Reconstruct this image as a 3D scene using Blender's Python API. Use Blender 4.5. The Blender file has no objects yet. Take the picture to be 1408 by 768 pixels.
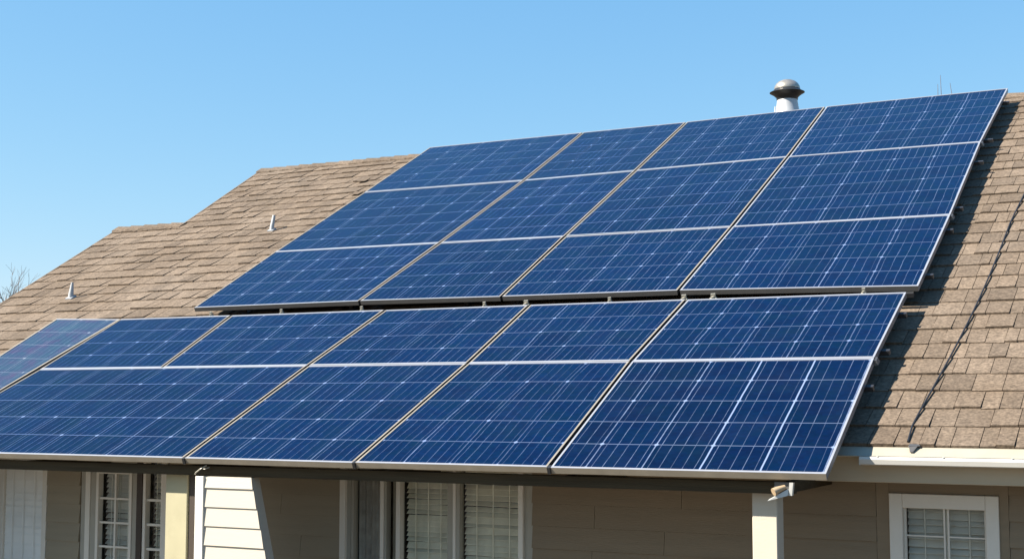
import bpy, bmesh, math, random
from mathutils import Vector, Matrix, Quaternion

random.seed(7)
scene = bpy.context.scene
C = scene.collection
R = math.radians

# ------------------------------------------------------------------ camera
Z0 = 2.35                        # height of the lower array's front edge above the ground
cam_d = bpy.data.cameras.new('camera')
cam = bpy.data.objects.new('camera', cam_d)
C.objects.link(cam)
cam.location = (2.34, -9.0, Z0 + 0.489)
cam.rotation_euler = (R(90 + 4.92), 0, R(27.24))
cam_d.sensor_width = 36
cam_d.lens = 36 * 1905 / 1408
cam_d.clip_end = 2000
scene.camera = cam

# ------------------------------------------------------------------ sky, sun, exposure
SUN = Vector((-1.25, -1.0, 1.45)).normalized()
w = bpy.data.worlds.new('World')
scene.world = w
w.use_nodes = True
nt = w.node_tree
bg = nt.nodes['Background']
sky = nt.nodes.new('ShaderNodeTexSky')
sky.sky_type = 'NISHITA'
sky.sun_disc = False
sky.sun_elevation = math.asin(SUN.z)
sky.sun_rotation = math.atan2(SUN.x, SUN.y)
sky.air_density = 1.0
sky.dust_density = 0.3
sky.ozone_density = 2.0
sep = nt.nodes.new('ShaderNodeSeparateColor')        # clear, deep blue winter air: a flatter, bluer sky gradient
tint = nt.nodes.new('ShaderNodeCombineColor')
nt.links.new(sky.outputs[0], sep.inputs[0])
for ch, (ex, sc_) in enumerate(((0.95, 1.00), (0.60, 2.06), (0.32, 3.95))):
    pw = nt.nodes.new('ShaderNodeMath'); pw.operation = 'POWER'; pw.inputs[1].default_value = ex
    ml = nt.nodes.new('ShaderNodeMath'); ml.operation = 'MULTIPLY'; ml.inputs[1].default_value = sc_
    nt.links.new(sep.outputs[ch], pw.inputs[0]); nt.links.new(pw.outputs[0], ml.inputs[0]); nt.links.new(ml.outputs[0], tint.inputs[ch])
nt.links.new(tint.outputs[0], bg.inputs[0])
bg.inputs[1].default_value = 0.05
sl = bpy.data.lights.new('sun', 'SUN')
sl.energy = 5.0
sl.angle = R(0.53)
sl.color = (1.0, 0.94, 0.84)
so = bpy.data.objects.new('sun', sl)
C.objects.link(so)
so.rotation_euler = SUN.to_track_quat('Z', 'Y').to_euler()
scene.view_settings.view_transform = 'Standard'
scene.view_settings.look = 'None'
scene.view_settings.exposure = 1.5
scene.view_settings.gamma = 1.0
scene.view_settings.use_curve_mapping = False
try:
    scene.cycles.max_bounces = 6
    scene.cycles.use_denoising = True
except Exception:
    pass

# ------------------------------------------------------------------ material helpers
KA = 0.78                         # overall paint level chosen with the exposure
FULL = {'taupe_siding_paint', 'grey_siding_paint', 'white_trim_paint', 'blind_slats', 'pale_blind', 'pale_shutter_paint', 'grey_trim_paint', 'grey_curtain', 'beige_fascia_paint'}
def mat(name, col, rough=0.6, metal=0.0, noise=0.0, nscale=6.0, bump=0.0, bscale=60.0, spec=0.5, stretch=None, dirt=None, dirt_amt=0.0, dscale=2.0):
    if name not in FULL:
        col = tuple(c * KA for c in col)
        dirt = tuple(c * KA for c in dirt) if dirt else None
    m = bpy.data.materials.new(name)
    m.use_nodes = True
    t = m.node_tree
    b = t.nodes['Principled BSDF']
    b.inputs['Base Color'].default_value = (*col, 1)
    b.inputs['Roughness'].default_value = rough
    b.inputs['Metallic'].default_value = metal
    b.inputs['Specular IOR Level'].default_value = spec
    tc = t.nodes.new('ShaderNodeTexCoord')
    mp = t.nodes.new('ShaderNodeMapping')
    t.links.new(tc.outputs['Object'], mp.inputs[0])
    if stretch: mp.inputs['Scale'].default_value = stretch
    last = None
    if noise > 0:
        n = t.nodes.new('ShaderNodeTexNoise')
        n.inputs['Scale'].default_value = nscale
        n.inputs['Detail'].default_value = 6
        t.links.new(mp.outputs[0], n.inputs['Vector'])
        mr = t.nodes.new('ShaderNodeMapRange')
        mr.inputs['From Min'].default_value = 0.25
        mr.inputs['From Max'].default_value = 0.75
        mr.inputs['To Min'].default_value = 1 - noise
        mr.inputs['To Max'].default_value = 1 + noise
        t.links.new(n.outputs['Fac'], mr.inputs['Value'])
        mx = t.nodes.new('ShaderNodeVectorMath')
        mx.operation = 'SCALE'
        mx.inputs[0].default_value = col
        t.links.new(mr.outputs[0], mx.inputs['Scale'])
        last = mx.outputs[0]
    if dirt:
        n2 = t.nodes.new('ShaderNodeTexNoise')
        n2.inputs['Scale'].default_value = dscale
        n2.inputs['Detail'].default_value = 8
        n2.inputs['Roughness'].default_value = 0.7
        t.links.new(mp.outputs[0], n2.inputs['Vector'])
        mr2 = t.nodes.new('ShaderNodeMapRange')
        mr2.inputs['From Min'].default_value = 0.5
        mr2.inputs['From Max'].default_value = 0.75
        mr2.inputs['To Max'].default_value = dirt_amt
        t.links.new(n2.outputs['Fac'], mr2.inputs['Value'])
        mm = t.nodes.new('ShaderNodeMix')
        mm.data_type = 'RGBA'
        mm.inputs['A'].default_value = (*col, 1)
        mm.inputs['B'].default_value = (*dirt, 1)
        if last: t.links.new(last, mm.inputs['A'])
        t.links.new(mr2.outputs[0], mm.inputs['Factor'])
        last = mm.outputs['Result']
    if last: t.links.new(last, b.inputs['Base Color'])
    if bump > 0:
        n3 = t.nodes.new('ShaderNodeTexNoise')
        n3.inputs['Scale'].default_value = bscale
        n3.inputs['Detail'].default_value = 4
        t.links.new(mp.outputs[0], n3.inputs['Vector'])
        bp = t.nodes.new('ShaderNodeBump')
        bp.inputs['Strength'].default_value = bump
        bp.inputs['Distance'].default_value = 0.01
        t.links.new(n3.outputs['Fac'], bp.inputs['Height'])
        t.links.new(bp.outputs[0], b.inputs['Normal'])
    return m

class G:
    """tiny node-graph helper"""
    def __init__(s, t): s.t = t
    def n(s, kind, **kw):
        nd = s.t.nodes.new(kind)
        for k, v in kw.items(): setattr(nd, k, v)
        return nd
    def put(s, sock, v):
        if hasattr(v, 'is_linked') or isinstance(v, bpy.types.NodeSocket): s.t.links.new(v, sock)
        else: sock.default_value = v
    def m(s, op, a, b=0.0, c=0.0):
        nd = s.n('ShaderNodeMath', operation=op)
        s.put(nd.inputs[0], a); s.put(nd.inputs[1], b); s.put(nd.inputs[2], c)
        return nd.outputs[0]
    def step(s, v, a, b):          # 1 below a, 0 above b
        nd = s.n('ShaderNodeMapRange')
        nd.inputs['From Min'].default_value = a
        nd.inputs['From Max'].default_value = b
        nd.inputs['To Min'].default_value = 1
        nd.inputs['To Max'].default_value = 0
        s.t.links.new(v, nd.inputs['Value'])
        return nd.outputs[0]
    def mix(s, f, a, b):
        nd = s.n('ShaderNodeMix', data_type='RGBA')
        s.put(nd.inputs['Factor'], f); s.put(nd.inputs['A'], a); s.put(nd.inputs['B'], b)
        return nd.outputs['Result']

def cell_material(name, base, var, line, faded=0.0, thick=False):
    """silicon cells under glass: one UV unit is one cell"""
    base, var, line = (tuple(c * KA for c in q) for q in (base, var, line))
    m = bpy.data.materials.new(name)
    m.use_nodes = True
    t = m.node_tree
    g = G(t)
    b = t.nodes['Principled BSDF']
    uv = g.n('ShaderNodeUVMap').outputs[0]
    sp = g.n('ShaderNodeSeparateXYZ')
    t.links.new(uv, sp.inputs[0])
    oi = g.n('ShaderNodeObjectInfo')
    rnd = oi.outputs['Random']
    # slight wander so that the ribbons are not ruler-straight
    wn = g.n('ShaderNodeTexNoise')
    wn.inputs['Scale'].default_value = 1.1
    wn.inputs['Detail'].default_value = 2
    off = g.n('ShaderNodeVectorMath', operation='ADD')
    t.links.new(uv, off.inputs[0])
    cmb = g.n('ShaderNodeCombineXYZ')
    t.links.new(g.m('MULTIPLY', rnd, 37.0), cmb.inputs[2])
    t.links.new(cmb.outputs[0], off.inputs[1])
    t.links.new(off.outputs[0], wn.inputs['Vector'])
    wob = g.m('MULTIPLY', g.m('SUBTRACT', wn.outputs['Fac'], 0.5), 0.025 if thick else 0.06)
    u = g.m('ADD', sp.outputs[0], wob)
    v = sp.outputs[1]
    fu = g.m('ABSOLUTE', g.m('SUBTRACT', g.m('FRACT', g.m('ADD', u, 0.5)), 0.5))
    fv = g.m('ABSOLUTE', g.m('SUBTRACT', g.m('FRACT', g.m('ADD', v, 0.5)), 0.5))
    f5 = g.m('ABSOLUTE', g.m('SUBTRACT', g.m('FRACT', g.m('MULTIPLY', u, 5.0)), 0.5))
    # random strength per line and per stretch
    iu = g.m('FLOOR', g.m('ADD', u, 0.5)); iv = g.m('FLOOR', g.m('ADD', v, 0.5))
    i5 = g.m('FLOOR', g.m('MULTIPLY', u, 5.0))
    def wnoise(a, bb):
        c3 = g.n('ShaderNodeCombineXYZ')
        g.put(c3.inputs[0], a); g.put(c3.inputs[1], bb); t.links.new(g.m('MULTIPLY', rnd, 91.0), c3.inputs[2])
        wh = g.n('ShaderNodeTexWhiteNoise', noise_dimensions='3D')
        t.links.new(c3.outputs[0], wh.inputs['Vector'])
        return wh.outputs['Value']
    r_maj = wnoise(iu, 3.0); r_fin = wnoise(i5, g.m('FLOOR', v)); r_node = wnoise(iu, iv)
    brk = g.n('ShaderNodeTexNoise')
    brk.inputs['Scale'].default_value = 5.0
    brk.inputs['Detail'].default_value = 3
    t.links.new(off.outputs[0], brk.inputs['Vector'])
    bk = g.m('MULTIPLY_ADD', brk.outputs['Fac'], 1.3, -0.1)
    wM = 0.013
    major = g.m('MULTIPLY', g.step(fu, wM * 0.5, wM), g.m('MULTIPLY', g.m('MULTIPLY_ADD', r_maj, 0.5, 0.35), g.m('MULTIPLY_ADD', brk.outputs['Fac'], 1.2, 0.2)))
    if thick:
        wide = g.m('MULTIPLY', g.step(fu, 0.009, 0.018), g.m('MULTIPLY', g.m('GREATER_THAN', iu, 2.5), g.m('LESS_THAN', iu, 4.5)))
        major = g.m('MAXIMUM', major, wide)
    horiz = g.m('MULTIPLY', g.step(fv, 0.006, 0.017), 0.5)
    fine = g.m('MULTIPLY', g.step(f5, 0.012, 0.036), g.m('MULTIPLY', g.m('MULTIPLY_ADD', r_fin, 0.65, 0.3), bk))
    diam = g.step(g.m('ADD', fu, g.m('MULTIPLY', fv, 0.9)), 0.035, 0.065)
    diam = g.m('MULTIPLY', diam, g.m('GREATER_THAN', r_node, 0.35))
    lines = g.m('MAXIMUM', g.m('MAXIMUM', major, horiz), g.m('MAXIMUM', fine, diam))
    # polycrystalline mottle
    vo = g.n('ShaderNodeTexVoronoi')
    vo.inputs['Scale'].default_value = 13.0
    t.links.new(off.outputs[0], vo.inputs['Vector'])
    sh = g.n('ShaderNodeSeparateColor')
    t.links.new(vo.outputs['Color'], sh.inputs[0])
    cellr = wnoise(g.m('FLOOR', u), g.m('FLOOR', v))
    mot = g.m('ADD', g.m('MULTIPLY', sh.outputs[0], 0.45), g.m('ADD', g.m('MULTIPLY', cellr, 0.35), g.m('MULTIPLY', rnd, 0.2)))
    col = g.mix(mot, (*base, 1), (*var, 1))
    bg_n = g.n('ShaderNodeTexNoise')
    bg_n.inputs['Scale'].default_value = 1.6
    bg_n.inputs['Detail'].default_value = 7
    bg_n.inputs['Roughness'].default_value = 0.7
    t.links.new(off.outputs[0], bg_n.inputs['Vector'])
    teal = g.m('SUBTRACT', 1.0, g.step(bg_n.outputs['Fac'], 0.45, 0.7))
    viol = g.step(bg_n.outputs['Fac'], 0.3, 0.5)
    col = g.mix(g.m('MULTIPLY', teal, 0.7), col, (base[0] * 1.5, base[1] * 2.4, base[2] * 1.25, 1))
    col = g.mix(g.m('MULTIPLY', viol, 0.7), col, (base[0] * 6, base[1] * 0.8, base[2] * 1.1, 1))
    # thin dust film, with a shape of its own
    du = g.n('ShaderNodeTexNoise')
    du.inputs['Scale'].default_value = 0.9
    du.inputs['Detail'].default_value = 8
    du.inputs['Roughness'].default_value = 0.65
    t.links.new(off.outputs[0], du.inputs['Vector'])
    dust = g.m('MULTIPLY_ADD', g.m('SUBTRACT', 1.0, g.step(du.outputs['Fac'], 0.42, 0.75)), 0.012 + faded * 0.6, faded)
    col = g.mix(lines, col, (*line, 1))
    col = g.mix(dust, col, (0.20, 0.22, 0.25, 1))
    t.links.new(col, b.inputs['Base Color'])
    t.links.new(g.m('MULTIPLY_ADD', dust, 0.5, 0.07), b.inputs['Roughness'])
    b.inputs['IOR'].default_value = 1.5
    b.inputs['Specular IOR Level'].default_value = 0.11       # anti-reflective glass
    return m

def shingle_material():
    m = bpy.data.materials.new('asphalt_shingle')
    m.use_nodes = True
    t = m.node_tree
    g = G(t)
    b = t.nodes['Principled BSDF']
    at = g.n('ShaderNodeAttribute', attribute_name='tone')
    tc = g.n('ShaderNodeTexCoord').outputs['Object']
    n1 = g.n('ShaderNodeTexNoise'); n1.inputs['Scale'].default_value = 48; n1.inputs['Detail'].default_value = 3
    n2 = g.n('ShaderNodeTexNoise'); n2.inputs['Scale'].default_value = 1.1; n2.inputs['Detail'].default_value = 6
    n4 = g.n('ShaderNodeTexNoise'); n4.inputs['Scale'].default_value = 19; n4.inputs['Detail'].default_value = 5
    for n in (n1, n2, n4): t.links.new(tc, n.inputs['Vector'])
    k = g.m('MULTIPLY', at.outputs['Fac'], g.m('MULTIPLY', g.m('MULTIPLY_ADD', n1.outputs['Fac'], 1.7, 0.15), g.m('MULTIPLY', g.m('MULTIPLY_ADD', n2.outputs['Fac'], 0.8, 0.6), g.m('MULTIPLY_ADD', n4.outputs['Fac'], 0.9, 0.55))))
    hue = g.mix(n2.outputs['Fac'], (0.145, 0.102, 0.067, 1), (0.119, 0.095, 0.074, 1))
    sc = g.n('ShaderNodeVectorMath', operation='SCALE')
    t.links.new(hue, sc.inputs[0]); t.links.new(k, sc.inputs['Scale'])
    t.links.new(sc.outputs[0], b.inputs['Base Color'])
    b.inputs['Roughness'].default_value = 0.92
    b.inputs['Specular IOR Level'].default_value = 0.2
    bp = g.n('ShaderNodeBump'); bp.inputs['Strength'].default_value = 0.5; bp.inputs['Distance'].default_value = 0.004
    t.links.new(n1.outputs['Fac'], bp.inputs['Height'])
    t.links.new(bp.outputs[0], b.inputs['Normal'])
    return m

def glass_mat():
    m = bpy.data.materials.new('window_glass')
    m.use_nodes = True
    t = m.node_tree
    for n in list(t.nodes): t.nodes.remove(n)
    o = t.nodes.new('ShaderNodeOutputMaterial')
    tr = t.nodes.new('ShaderNodeBsdfTransparent'); tr.inputs[0].default_value = (0.96, 0.96, 0.945, 1)
    gl = t.nodes.new('ShaderNodeBsdfGlossy'); gl.inputs['Roughness'].default_value = 0.03
    fr = t.nodes.new('ShaderNodeFresnel'); fr.inputs['IOR'].default_value = 1.5
    mx = t.nodes.new('ShaderNodeMixShader')
    ge = t.nodes.new('ShaderNodeNewGeometry'); mu = t.nodes.new('ShaderNodeMath'); mu.operation = 'MULTIPLY_ADD'
    mu.inputs[1].default_value = -1; mu.inputs[2].default_value = 1          # only the outer face reflects
    t.links.new(ge.outputs['Backfacing'], mu.inputs[0])
    m2 = t.nodes.new('ShaderNodeMath'); m2.operation = 'MULTIPLY'
    t.links.new(fr.outputs[0], m2.inputs[0]); t.links.new(mu.outputs[0], m2.inputs[1])
    t.links.new(m2.outputs[0], mx.inputs[0]); t.links.new(tr.outputs[0], mx.inputs[1]); t.links.new(gl.outputs[0], mx.inputs[2])
    t.links.new(mx.outputs[0], o.inputs[0])
    return m

M = dict(
    shingle=shingle_material(),
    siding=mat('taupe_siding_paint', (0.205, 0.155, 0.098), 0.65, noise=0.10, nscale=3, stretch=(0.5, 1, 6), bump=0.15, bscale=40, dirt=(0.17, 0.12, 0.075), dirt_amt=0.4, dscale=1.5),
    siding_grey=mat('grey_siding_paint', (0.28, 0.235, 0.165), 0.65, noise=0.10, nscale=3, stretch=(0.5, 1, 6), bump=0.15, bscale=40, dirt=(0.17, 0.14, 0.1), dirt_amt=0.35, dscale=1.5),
    cream=mat('cream_post_sunlit_patch', (0.60, 0.53, 0.425), 0.6, noise=0.04, nscale=3, stretch=(0.5, 1, 6), bump=0.12, bscale=40, dirt=(0.40, 0.34, 0.25), dirt_amt=0.25, dscale=3),  # post cream; also the wall's sunlit tone, painted paler than its siding
    olive=mat('yellowed_post_paint', (0.46, 0.41, 0.255), 0.6, noise=0.08, nscale=4, dirt=(0.3, 0.26, 0.15), dirt_amt=0.4, dscale=3),
    white=mat('white_trim_paint', (0.66, 0.62, 0.55), 0.5, noise=0.05, nscale=4, bump=0.08, dirt=(0.45, 0.4, 0.33), dirt_amt=0.25, dscale=4),
    fascia=mat('beige_fascia_paint', (0.42, 0.345, 0.24), 0.55, noise=0.06, nscale=3, stretch=(0.6, 1, 4), dirt=(0.35, 0.29, 0.2), dirt_amt=0.4, dscale=2),
    greytrim=mat('grey_trim_paint', (0.34, 0.32, 0.27), 0.6, noise=0.06, nscale=4),
    beam=mat('dark_beam_wood', (0.070, 0.052, 0.030), 0.8, spec=0.12, noise=0.25, nscale=5, stretch=(0.3, 3, 6), bump=0.3, bscale=30),
    gutter=mat('white_gutter_metal', (0.66, 0.63, 0.57), 0.4, noise=0.03, nscale=5, dirt=(0.5, 0.45, 0.36), dirt_amt=0.4, dscale=5),
    apron=mat('cream_drip_edge', (0.40, 0.355, 0.275), 0.5, noise=0.06, nscale=5, dirt=(0.35, 0.3, 0.22), dirt_amt=0.5, dscale=4),
    alu=mat('aluminium_frame', (0.47, 0.47, 0.49), 0.38, metal=0.4, noise=0.06, nscale=8),
    edge=mat('side_frame_metal', (0.26, 0.27, 0.30), 0.4, metal=0.6, noise=0.12, nscale=9),
    skirt=mat('dark_frame_side', (0.11, 0.105, 0.10), 0.5, metal=0.3, noise=0.12, nscale=9),  # darker metal for front skirts, clips and small fittings
    tanframe=mat('tarnished_frame', (0.36, 0.31, 0.24), 0.5, metal=0.3, noise=0.12, nscale=9),
    rail=mat('dark_rail_metal', (0.09, 0.09, 0.095), 0.45, metal=0.7),
    clampm=mat('cast_clamp_metal', (0.42, 0.39, 0.32), 0.5, metal=0.3, noise=0.15, nscale=30),
    black=mat('black_rubber', (0.018, 0.018, 0.02), 0.55),
    blackmetal=mat('black_collar_metal', (0.02, 0.02, 0.02), 0.4),
    galv=mat('galvanised_stack', (0.56, 0.56, 0.56), 0.42, metal=0.25, noise=0.10, nscale=7, dirt=(0.45, 0.44, 0.42), dirt_amt=0.5, dscale=5),
    dome=mat('tarnished_dome_metal', (0.45, 0.40, 0.34), 0.35, metal=0.6, noise=0.2, nscale=12),
    pipe=mat('white_vent_pipe', (0.44, 0.45, 0.46), 0.5, noise=0.06, nscale=20),
    blind=mat('blind_slats', (0.80, 0.77, 0.64), 0.6, noise=0.15, nscale=5, stretch=(2, 1, 1)),
    shade=mat('pale_shutter_paint', (0.80, 0.79, 0.75), 0.7, noise=0.06, nscale=4),
    paleblind=mat('pale_blind', (0.62, 0.62, 0.57), 0.7, noise=0.1, nscale=5),
    curtain=mat('grey_curtain', (0.34, 0.33, 0.31), 0.85, noise=0.3, nscale=9),
    room=mat('dark_room', (0.035, 0.032, 0.03), 0.9),
    glass=glass_mat(),
    brown=mat('brown_jamb_paint', (0.05, 0.033, 0.022), 0.6, noise=0.1, nscale=6),
    ground=mat('dry_lawn', (0.078, 0.060, 0.036), 0.95, noise=0.35, nscale=0.8, bump=0.4, bscale=20),
    patio=mat('patio_concrete', (0.10, 0.084, 0.064), 0.9, noise=0.12, nscale=2),
    bark=mat('grey_bark', (0.17, 0.135, 0.12), 0.9, noise=0.2, nscale=10),
    lens=mat('amber_lens', (0.50, 0.36, 0.22), 0.3),
    cells=cell_material('blue_cells', (0.0002, 0.0050, 0.025), (0.0006, 0.0130, 0.064), (0.19, 0.25, 0.40)),
    cells_thick=cell_material('blue_cells_wide_ribbon', (0.0002, 0.0040, 0.021), (0.0006, 0.0095, 0.050), (0.22, 0.28, 0.42), thick=True),
    cells_faded=cell_material('faded_cells', (0.008, 0.022, 0.062), (0.018, 0.035, 0.08), (0.26, 0.28, 0.34), faded=0.06),
)

# ------------------------------------------------------------------ mesh helpers
class MB:
    def __init__(s):
        s.v = []; s.f = []; s.mi = []; s.uv = {}; s.tone = []
    def face(s, pts, mi=0, uv=None, tone=1.0):
        i0 = len(s.v)
        s.v += [tuple(p) for p in pts]
        s.f.append(list(range(i0, i0 + len(pts)))); s.mi.append(mi); s.tone.append(tone)
        if uv: s.uv[len(s.f) - 1] = uv
    def solid(s, bot, top, mi=0, tone=1.0, side_mi=None, skip=()):
        """closed solid between two rings of equal length (bot listed anticlockwise seen from top)"""
        i0 = len(s.v); n = len(bot)
        s.v += [tuple(p) for p in bot] + [tuple(p) for p in top]
        fs = [list(range(i0 + n - 1, i0 - 1, -1)), list(range(i0 + n, i0 + 2 * n))]
        ms = [mi, mi]
        for k in range(n):
            k2 = (k + 1) % n
            fs.append([i0 + k, i0 + k2, i0 + n + k2, i0 + n + k]); ms.append(mi if side_mi is None else side_mi)
        s.f += fs; s.mi += ms; s.tone += [tone] * len(fs)
    def box(s, x0, x1, y0, y1, z0, z1, mi=0):
        s.solid([(x0, y0, z0), (x1, y0, z0), (x1, y1, z0), (x0, y1, z0)], [(x0, y0, z1), (x1, y0, z1), (x1, y1, z1), (x0, y1, z1)], mi)
    def extr(s, prof, x0, x1, mi=0):
        """profile of (y, z) points extruded along x"""
        s.solid([(x0, p[0], p[1]) for p in prof], [(x1, p[0], p[1]) for p in prof], mi)
    def tube(s, path, rad, n=8, mi=0):
        rad = rad if isinstance(rad, (list, tuple)) else [rad] * len(path)
        i0 = len(s.v); P = [Vector(p) for p in path]
        for k, p in enumerate(P):
            d = (P[min(k + 1, len(P) - 1)] - P[max(k - 1, 0)]).normalized()
            a = d.orthogonal().normalized() if abs(d.z) > 0.95 else d.cross(Vector((0, 0, 1))).normalized()
            b = d.cross(a)
            for j in range(n):
                th = 2 * math.pi * j / n
                s.v.append(tuple(p + rad[k] * (math.cos(th) * a + math.sin(th) * b)))
        for k in range(len(P) - 1):
            for j in range(n):
                j2 = (j + 1) % n
                s.f.append([i0 + k * n + j, i0 + k * n + j2, i0 + (k + 1) * n + j2, i0 + (k + 1) * n + j]); s.mi.append(mi); s.tone.append(1.0)
        for k in (0, len(P) - 1):
            s.f.append([i0 + k * n + j for j in range(n)]); s.mi.append(mi); s.tone.append(1.0)
    def lathe(s, prof, c, n=32, mi=0):
        i0 = len(s.v)
        for r, z in prof:
            for j in range(n):
                th = 2 * math.pi * j / n
                s.v.append((c[0] + r * math.cos(th), c[1] + r * math.sin(th), c[2] + z))
        for k in range(len(prof) - 1):
            for j in range(n):
                j2 = (j + 1) % n
                s.f.append([i0 + k * n + j, i0 + k * n + j2, i0 + (k + 1) * n + j2, i0 + (k + 1) * n + j]); s.mi.append(mi); s.tone.append(1.0)
    def build(s, name, mats, parent=None, smooth=False, origin=None, bevel=0.0):
        me = bpy.data.meshes.new(name)
        o_ = Vector(origin) if origin is not None else Vector((0, 0, 0))
        me.from_pydata([tuple(Vector(v) - o_) for v in s.v], [], s.f)
        if not isinstance(mats, (list, tuple)): mats = [mats]
        for m in mats: me.materials.append(m)
        me.polygons.foreach_set('material_index', s.mi)
        at = me.attributes.new('tone', 'FLOAT', 'FACE')
        at.data.foreach_set('value', s.tone)
        if s.uv:
            ul = me.uv_layers.new(name='UVMap')
            for p in me.polygons:
                if p.index in s.uv:
                    for k, li in enumerate(p.loop_indices): ul.data[li].uv = s.uv[p.index][k]
        bm = bmesh.new(); bm.from_mesh(me)
        bmesh.ops.recalc_face_normals(bm, faces=bm.faces)
        bm.to_mesh(me); bm.free()
        if smooth:
            for p in me.polygons: p.use_smooth = True
            try: me.set_sharp_from_angle(angle=R(40))
            except Exception: pass
        o = bpy.data.objects.new(name, me)
        C.objects.link(o)
        if parent is not None:
            o.parent = parent
            o.location = o_ - world_loc(parent)
        else:
            o.location = o_
        if bevel > 0:
            bv = o.modifiers.new('bevel', 'BEVEL'); bv.width = bevel; bv.segments = 1; bv.limit_method = 'ANGLE'
        return o

def world_loc(o):
    v = Vector(o.location)
    while o.parent is not None:
        o = o.parent; v += Vector(o.location)
    return v

def empty(name, loc, label=None, cat=None, group=None, parent=None):
    o = bpy.data.objects.new(name, None)
    o.empty_display_size = 0.1
    C.objects.link(o)
    if parent is not None:
        o.parent = parent; o.location = Vector(loc) - world_loc(parent)
    else: o.location = loc
    return tag(o, label, cat, group)

def tag(o, label=None, cat=None, group=None, kind=None):
    for k, v in (('label', label), ('category', cat), ('group', group), ('kind', kind)):
        if v: o[k] = v
    return o

PITCH = R(25.7)
cp, sp_ = math.cos(PITCH), math.sin(PITCH)
def P(x, s, n=0.0):
    """point in the array plane: x along the eave, s up the slope, n above the glass"""
    return Vector((x, s * cp - n * sp_, Z0 + s * sp_ + n * cp))
NR = -0.20                        # roof surface below the glass plane

# ------------------------------------------------------------------ ground
g_ = MB(); g_.face([(-600, -600, 0), (600, -600, 0), (600, 900, 0), (-600, 900, 0)])
tag(g_.build('ground', M['ground']), kind='structure')
g_ = MB(); g_.box(-12.5, 6, -2.2, 1.25, -0.1, 0.06)
tag(g_.build('patio', M['patio']), kind='structure')

# ------------------------------------------------------------------ house
house = empty('house', (-3, 5, 0), 'tan house with shingled gable roof, cream posts and shaded siding under the panels', 'house')
WY = 1.3                          # front wall plane
SE = 0.79                        # eave position up the slope
XR = 5.0
def ridge_s(x): return 10.22 + (max(-8.5, min(0.2, x)) + 8.5) / 8.7 * 0.26
def left_x(s):
    if s >= S_STEP: return -11.20 - (s - S_STEP) * 0.1885
    return -11.22 - (s - SE) * 0.1851
S_STEP = 7.44

def rp(x, s, n=0.0): return P(x, s, NR + n)

# roof: deck slab, front shingles, back slope
rf = MB()
main = [(left_x(SE), SE), (XR, SE), (XR, ridge_s(XR)), (0.2, ridge_s(0.2)), (-8.5, ridge_s(-8.5)), (left_x(10.22), 10.22), (left_x(S_STEP), S_STEP), (left_x(S_STEP - 0.001), S_STEP - 0.001)]
rf.solid([rp(x, s, -0.075) for x, s in main], [rp(x, s, -0.004) for x, s in main], tone=0.9)
random.seed(11)
EXPO = 0.292
course = 0
s = SE
while s < 10.5:
    s1 = s + EXPO * 1.12
    xl0 = left_x(s)
    x = xl0 - random.random() * 0.2
    course_tone = random.uniform(0.97, 1.03)
    while x < XR:
        wd = random.choice((random.uniform(0.09, 0.13), random.uniform(0.14, 0.20), random.uniform(0.17, 0.24)))
        xa, xb = x, min(x + wd, XR)
        x = xb
        if xb < xl0 + 0.02: continue
        thick = random.choice((0.010, 0.013, 0.020, 0.022)) + random.uniform(-.002, .002)
        tone = random.choice((0.84, 0.95, 1.0, 1.05, 1.10)) * random.uniform(0.95, 1.05) * course_tone
        gap = 0.0025
        top = min(s1, ridge_s(0.5 * (xa + xb)))
        if s < S_STEP and xb <= -11.18: top = min(top, 7.432)
        if top - s < 0.03: continue
        first = xa < xl0 + 0.02
        a0 = xl0 - 0.015 if first else xa + gap
        a1 = (left_x(top) - 0.015) if first else xa + gap
        lim = left_x(min(top, 7.43) if s < S_STEP and xb <= -11.18 else top) - 0.004
        if first: a0, a1 = xl0 - 0.004, lim
        if s < S_STEP < top and not first: lim = -99
        a1 = max(a1, lim)
        js = random.uniform(-0.008, 0.008)
        b0 = xb - gap
        sk = random.uniform(-.004, .004)
        q0, q1 = s + js + sk, s + js - sk
        lift = random.uniform(0, 0.006) if random.random() < 0.2 else 0
        rf.solid([rp(a0, q0, -0.003), rp(b0, q1, -0.003), rp(b0, top, -0.003), rp(a1, top, -0.003)],
                     [rp(a0, q0, thick + lift), rp(b0, q1, thick + random.uniform(0, .002)), rp(b0, top, 0.001), rp(a1, top, 0.001)], tone=tone)
    s += EXPO
    course += 1
def back(x, sr, d, n):            # a point d behind the ridge point (x, sr) down the back slope
    r = rp(x, sr, 0); return Vector((x, r.y + d * cp + n * sp_, r.z - d * sp_ + n * cp))
for xa, xb, sa, sb in ((left_x(10.22), -8.5, 10.22, 10.22), (-8.5, 0.2, 10.22, 10.48), (0.2, XR, 10.48, 10.48), (left_x(7.43), -11.20, 7.43, 7.43)):
    L = 9.3 if sa > 8 else 6.0
    rf.solid([back(xa, sa, 0, -.075), back(xb, sb, 0, -.075), back(xb, sb, L, -.075), back(xa, sa, L, -.075)],
             [back(xa, sa, 0, 0), back(xb, sb, 0, 0), back(xb, sb, L, 0), back(xa, sa, L, 0)], tone=0.95)
roof = rf.build('roof', M['shingle'], house)

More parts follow.
